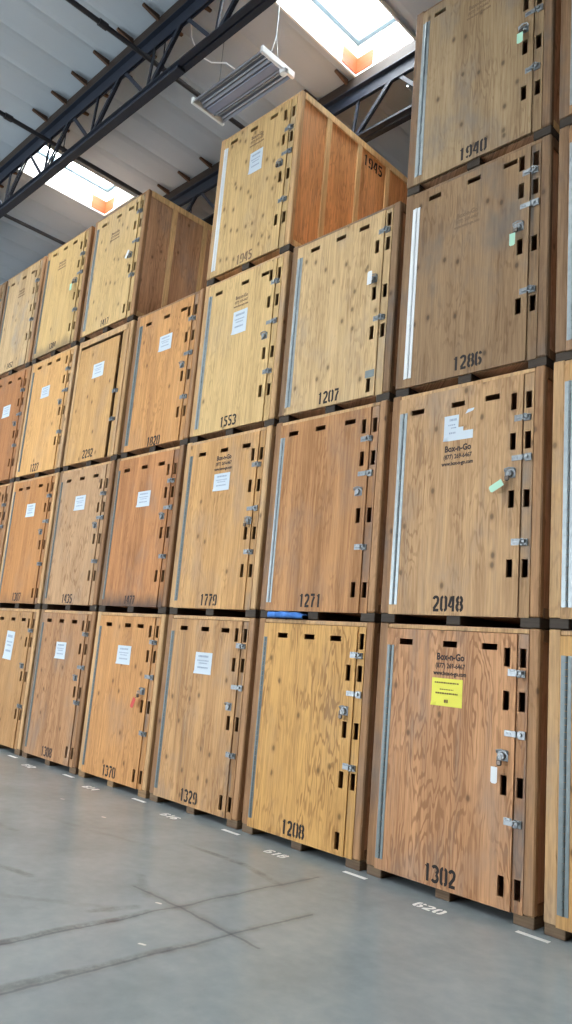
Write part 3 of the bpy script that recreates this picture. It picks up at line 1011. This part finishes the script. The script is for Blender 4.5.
# --- stack with 2292
C_['E1'] = crate(Ee, 1, '1308', (182, 132, 92), vz=[1.985, 1.66, 1.065, 0.255], hx=(-0.47, -0.1, 0.27), hz=2.035, latches=LT(1.87, 1.41, 1.26, 0.93), paper=(-0.015, 1.61, 0.285, 0.24, 0), post='post_d', fig=0.5, knots=0.08, bands=0.4,
                 grey=0.35, hwid=0.05, label='dull brown plywood crate with white sheet on the floor, left of crate 1370', num_mat='ink')
C_['E2'] = crate(Ee, 2, '1435', (186, 144, 108), vz=[1.86, 1.505, 1.04, 0.5], hx=(-0.45, -0.05, 0.34), hz=2.0, latches=LT(1.71, 1.35, 1.24, 0.71), paper=(-0.02, 1.615, 0.30, 0.225, 0), post='post_d', fig=0.8, knots=0.05, bands=0.2, grey=0.3,
                 hwid=0.04, label='pinkish grey plywood crate with white sheet, directly below crate 2292', num_mat='ink', numz=0.165)
C_['E3'] = crate(Ee, 3, '2292', (204, 154, 96), latches=[(0.52, 1.11, 't'), (0.54, 0.66, 't')], paper=(-0.05, 1.56, 0.31, 0.235, 0), post='post_l', fig=0.3, knots=0.1, bands=0.25, grey=0.15, framed=True,
                 label='plywood crate stencilled 2292 with framed door and dark gap along top and right', numx=-0.03, numz=0.2)
C_['E4'] = crate(Ee, 4, '1417', (210, 172, 118), vz=[1.985, 1.66, 0.92, 0.25], hx=(-0.45, 0.0, 0.35), hz=2.015, latches=LT(1.87, 1.36, 1.15, 0.78), text=(-0.05, 1.72, 'faded'), post='post_m', fig=0.35, knots=0.3, bands=0.15, grey=0.1,
                 side_m='side_b', hinge='galv', label='pale plywood crate with exposed brown side, on top of crate 2292', num_mat='ink', numz=0.165, numh=0.11, dx=-0.03)
# --- far stacks
C_['F1'] = crate(F, 1, '', (182, 134, 86), vz=[1.97, 1.68, 1.15, 0.58], hx=(-0.44, -0.03, 0.33), hz=2.02, latches=LT(1.86, None, 1.31, 0.71), paper=(-0.04, 1.60, 0.28, 0.45, -3), post='post_l', fig=0.35, knots=0.05, bands=0.3, grey=0.2,
                 hwid=0.05, label='plywood crate with a long white sheet, second from left on the floor')
C_['F2'] = crate(F, 2, '1307', (192, 130, 74), vz=[1.965, 1.635, 1.02, 0.245], hx=(-0.45, -0.18, 0.26), hz=2.02, latches=LT(1.82, 1.40, 1.23, 0.71), paper=(0.03, 1.62, 0.295, 0.22, 0), post='post_l', fig=0.25, knots=0.0, bands=0.35, grey=0.15,
                 hwid=0.05, bottom=0.35, label='reddish plywood crate with white sheet, above the crate with the long sheet', num_mat='ink')
C_['F3'] = crate(F, 3, '1227', (214, 160, 98), vz=[1.99, 1.645, 1.08, 0.565], hx=(-0.45, -0.09, 0.22), hz=2.05, latches=LT(1.81, 1.43, 1.24, 0.71), paper=(-0.09, 1.53, 0.29, 0.205, 0), post='post_l', fig=0.35, knots=0.05, bands=0.2, grey=0.12,
                 hwid=0.06, dx=-0.03, label='light orange plywood crate with white sheet, left of crate 2292', num_mat='ink', numx=-0.08)
C_['F4'] = crate(F, 4, '1384', (206, 168, 112), vz=[1.91, 1.565, 0.965, 0.385], hx=(-0.44, -0.06, 0.28), hz=2.05, latches=LT(1.72, 1.37, 1.25, 0.68), text=(-0.1, 1.78, 'faded'), post='post_m', fig=0.25, knots=0.05, bands=0.2, grey=0.12,
                 hwid=0.06, bottom=0.55, dx=-0.08, label='yellowish plywood crate with dark bottom edge, second from left in the top row', num_mat='ink', numh=0.11)
C_['G1'] = crate(G, 1, '', (176, 128, 84), vz=[1.97, 1.66, 1.05, 0.25], hz=2.02, latches=LT(1.86, 1.41, 1.24, 0.71), post='post_m', hwid=0.05, label='brown plywood crate at the left edge of the photo, on the floor')
C_['G2'] = crate(G, 2, '', (180, 126, 80), vz=[1.93, 1.6, 1.05, 0.45], hz=2.02, latches=LT(1.80, 1.41, 1.24, 0.71), post='post_m', hwid=0.05, label='brown plywood crate at the left edge of the photo, second level up')
C_['G3'] = crate(G, 3, '', (176, 116, 70), vz=[1.9, 1.53, 0.92, 0.39], hx=(-0.41, 0.02, 0.40), hz=2.01, latches=LT(1.75, 1.29, 1.12, 0.7), paper=(0.06, 1.43, 0.30, 0.23, 0), post='post_m', fig=0.3, knots=0.0, bands=0.3, hwid=0.05,
                 dx=-0.01, label='red-brown plywood crate with white sheet, third level at the left edge')
C_['G4'] = crate(G, 4, '1452', (200, 166, 126), vz=[1.91, 1.56, 1.21, 0.63], hx=(-0.47, 0.02, 0.38), hz=1.98, latches=[(0.6, 1.74, 't'), (0.6, 0.95, 't')], text=(0.0, 1.70, 'faded'), post='post_m', fig=0.3, knots=0.1, bands=0.4, grey=0.5, hwid=0.05,
                 dx=-0.09, label='greyish plywood crate with dark smudges, leftmost full crate of the top row', num_mat='ink', numh=0.11, grime=0.2)
for r_, cl_, lb in ((3, (170, 112, 72), 'dark plywood crate at the far left end, third level, mostly cut off'), (4, (178, 140, 104), 'plywood crate at the far left end of the top row, mostly cut off')):
    C_['H%d' % r_] = crate(H, r_, '', cl_, vz=[1.93, 1.6, 1.0, 0.4], latches=LT(1.8, 1.38, 1.22, 0.7), post='post_d', hwid=0.05, dx=-0.09 if r_ == 4 else -0.02, label=lb)
for r_, cl_ in ((1, (176, 124, 80)), (2, (180, 122, 76))):
    C_['H%d' % r_] = crate(H, r_, '', cl_, vz=[1.93, 1.6, 1.0, 0.4], latches=LT(1.8, 1.38, 1.22, 0.7), post='post_m', hwid=0.05, label='plywood crate at the far left end of the row, %s' % ('on the floor' if r_ == 1 else 'second level'))
# --- right-hand stack, cut by the frame
for r_, cl_, hg, ps, lb in ((1, (208, 156, 92), 'galv_dull', 'post_l', 'golden plywood crate at the right edge of the photo, on the floor beside crate 1302'),
                            (2, (196, 148, 96), 'galv', 'post_l', 'light plywood crate at the right edge of the photo, beside crate 2048'),
                            (3, (168, 124, 86), 'galv', 'post_d', 'brown plywood crate at the right edge of the photo, beside crate 1286'),
                            (4, (160, 122, 88), 'galv', 'post_d', 'brown plywood crate at the top right edge of the photo, beside crate 1940')):
    C_['Z%d' % r_] = crate(Z, r_, '', cl_, vz=NEARV, latches=LT(1.84, 1.4, 1.24, 0.72), post=ps, hinge=hg, hwid=0.085, label=lb, fig=0.5)

# number painted on the exposed side of crate 1945
b = bmesh.new()
stencil(b, '1945', 0.0, 0.0, 0.16, lambda a, z: (HW - INSET + 0.0006, 1.48 + a, 1.97 + z), wf=1.15)
thicken(b, (0.0006, 0, 0))
link_mesh('stencil_number', b, MAT['black'], C_['C4'][0])
# dark iron patch by the low slot of crate 1207
b = bmesh.new()
box(b, 0.47, 0.585, -0.0125, -0.0101, 0.28, 0.36)
link_mesh('repair_patch', b, MAT['galv_dull'], C_['B3'][1])


# ------------------------------------------------------------------ padlocks hanging on the catches
def padlock(key, x, z, tagmat, label, tagrot=0.0, tw=0.055, th=0.085, taglab=None, tdx=-0.03):
    cr = C_[key][0]
    base = cr.location
    root = empty('padlock', (base.x + x, base.y - 0.062, base.z + z))
    tag(root, label, 'padlock', 'padlocks on the crate doors')
    b = bmesh.new()
    box(b, -0.022, 0.022, -0.010, 0.010, -0.062, -0.020, 0.006)
    cyl(b, (0, 0, -0.066), (0, 0, -0.060), 0.007, 12)
    link_mesh('lock_body', b, MAT['lock'], root)
    b = bmesh.new()
    tube(b, [(-0.016, 0, -0.025), (-0.017, 0, 0.0), (-0.010, 0, 0.014), (0, 0, 0.018), (0.010, 0, 0.014), (0.017, 0, 0.0), (0.016, 0, -0.025)], 0.005, 8)
    link_mesh('shackle', b, MAT['chrome'], root)
    if tagmat:
        b = bmesh.new()
        ca, sa = math.cos(math.radians(tagrot)), math.sin(math.radians(tagrot))
        cs = []
        for (u, v) in ((-tw / 2, 0), (tw / 2, 0), (tw / 2, -th + 0.012), (tw / 2 - 0.012, -th), (-tw / 2 + 0.012, -th), (-tw / 2, -th + 0.012)):
            cs.append(b.verts.new((tdx + u * ca - v * sa, -0.019, -0.075 + u * sa + v * ca)))
        b.faces.new(cs)
        thicken(b, (0, -0.002, 0))
        t = link_mesh('tag', b, MAT[tagmat], root)
        t['label'] = taglab
        b = bmesh.new()
        tube(b, [(0, -0.014, -0.062), (tdx * 0.5, -0.017, -0.07), (tdx, -0.018, -0.08)], 0.0018, 5)
        link_mesh('tag_tie', b, MAT['black'], root)


padlock('A1', 0.5, 1.185, 'white', 'padlock with a hanging white tag on the door of crate 1302', 0, 0.055, 0.125, 'white tag')
padlock('A2', 0.5, 1.27, 'green', 'padlock with a mint green tag sticking left on the door of crate 2048', -62, 0.06, 0.13, 'mint green tag')
padlock('A3', 0.5, 1.355, 'green', 'padlock with a mint green tag on the door of crate 1286', 0, 0.055, 0.12, 'mint green tag', -0.02)
padlock('A4', 0.5, 1.21, 'green', 'padlock with a pale green tag on the door of crate 1940', 0, 0.06, 0.11, 'pale green tag', 0.0)
padlock('B3', 0.5, 1.365, 'white', 'padlock with a white tag on the door of crate 1207', 180, 0.06, 0.15, 'white tag', 0.0)
padlock('D1', 0.48, 1.215, 'red', 'padlock with a red tag on the door of crate 1370', -25, 0.06, 0.13, 'red tag', -0.03)
padlock('F4', 0.5, 1.235, 'green', 'padlock with a pale tag, second crate from left in the top row', 0, 0.07, 0.12, 'pale green tag', -0.01)
padlock('B1', 0.5, 1.345, None, 'plain padlock on the door of crate 1208')
padlock('C2', 0.55, 1.075, None, 'plain padlock on the door of crate 1779')
padlock('C4', 0.5, 1.255, None, 'plain padlock on the door of crate 1945')
padlock('E4', 0.5, 1.135, 'white', 'padlock with white tag on the pale crate above crate 2292', 150, 0.06, 0.14, 'white tag', -0.01)

# ------------------------------------------------------------------ blue moving blanket in the gap above crate 1208
b = bmesh.new()
NX, NY = 22, 8
rnd = random.Random(4)
gv = {}
for i in range(NX + 1):
    for j in range(NY + 1):
        u, v = i / NX, j / NY
        fold = 0.012 * math.sin(u * 17 + v * 3) + 0.008 * math.sin(u * 31 + 1.3 + v * 6)
        top = 0.074 - 0.012 * abs(u - 0.4) - 0.02 * max(0, u - 0.75) * 4 + fold * 0.4
        x = u * 0.53
        if v < 0.4:        # front face, hanging a little over the edge
            y = -0.045 + fold * 1.2 - 0.02 * math.sin(v / 0.4 * math.pi)
            z = -0.0 + (top - 0.004) * (v / 0.4)
        else:
            y = -0.045 + fold + (v - 0.4) / 0.6 * 0.5
            z = top - 0.02 * (v - 0.4)
        gv[(i, j)] = b.verts.new((x, y, max(0.004, min(z, 0.077))))
for i in range(NX):
    for j in range(NY):
        b.faces.new((gv[(i, j)], gv[(i + 1, j)], gv[(i + 1, j + 1)], gv[(i, j + 1)]))
thicken(b, (0, 0, -0.003))
bl = link_mesh('moving_blanket', b, MAT['blue'], None, True)
bl.location = (B * PW + 0.82 - 0.615, 0.0, CH)
tag(bl, 'crumpled blue cloth stuffed in the gap between crates 1208 and 1271', 'blanket')

# ------------------------------------------------------------------ white paint on the floor
for kx in range(-5, 1):
    b = bmesh.new()
    x = kx * PW + 0.015
    wl = 0.125
    cs = [(x - wl, -0.085), (x + wl, -0.085), (x + wl, -0.135), (x - wl, -0.135)]
    b.faces.new([b.verts.new((p[0], p[1], 0.0005)) for p in cs])
    thicken(b, (0, 0, 0.001))
    o = link_mesh('floor_line', b, MAT['line'])
    nb = {0: 'right of crate 1302', -1: 'between crates 1208 and 1302', -2: 'between crates 1329 and 1208', -3: 'between crates 1370 and 1329', -4: 'at the left corner of crate 1370', -5: 'left of the dull brown floor crate'}[kx]
    tag(o, 'short white line painted on the floor ' + nb, 'floor marking', 'white lines on the floor')
for cx, txt, nb in ((-0.75, '620', '1302'), (-2.44, '618', '1208'), (-4.08, '616', '1329'), (-5.72, '614', '1370'), (-7.36, '612', None)):
    b = bmesh.new()
    stencil(b, txt, 0, 0, 0.115, lambda a, z: (cx + a, -0.265 + z, 0.0005), th=0.23, wf=1.35)
    thicken(b, (0, 0, 0.001))
    o = link_mesh('floor_number', b, MAT['line'])
    tag(o, 'white number %s painted on the floor in front of %s' % (txt, 'crate ' + nb if nb else 'the dull brown crate'), 'floor marking', 'white numbers on the floor')
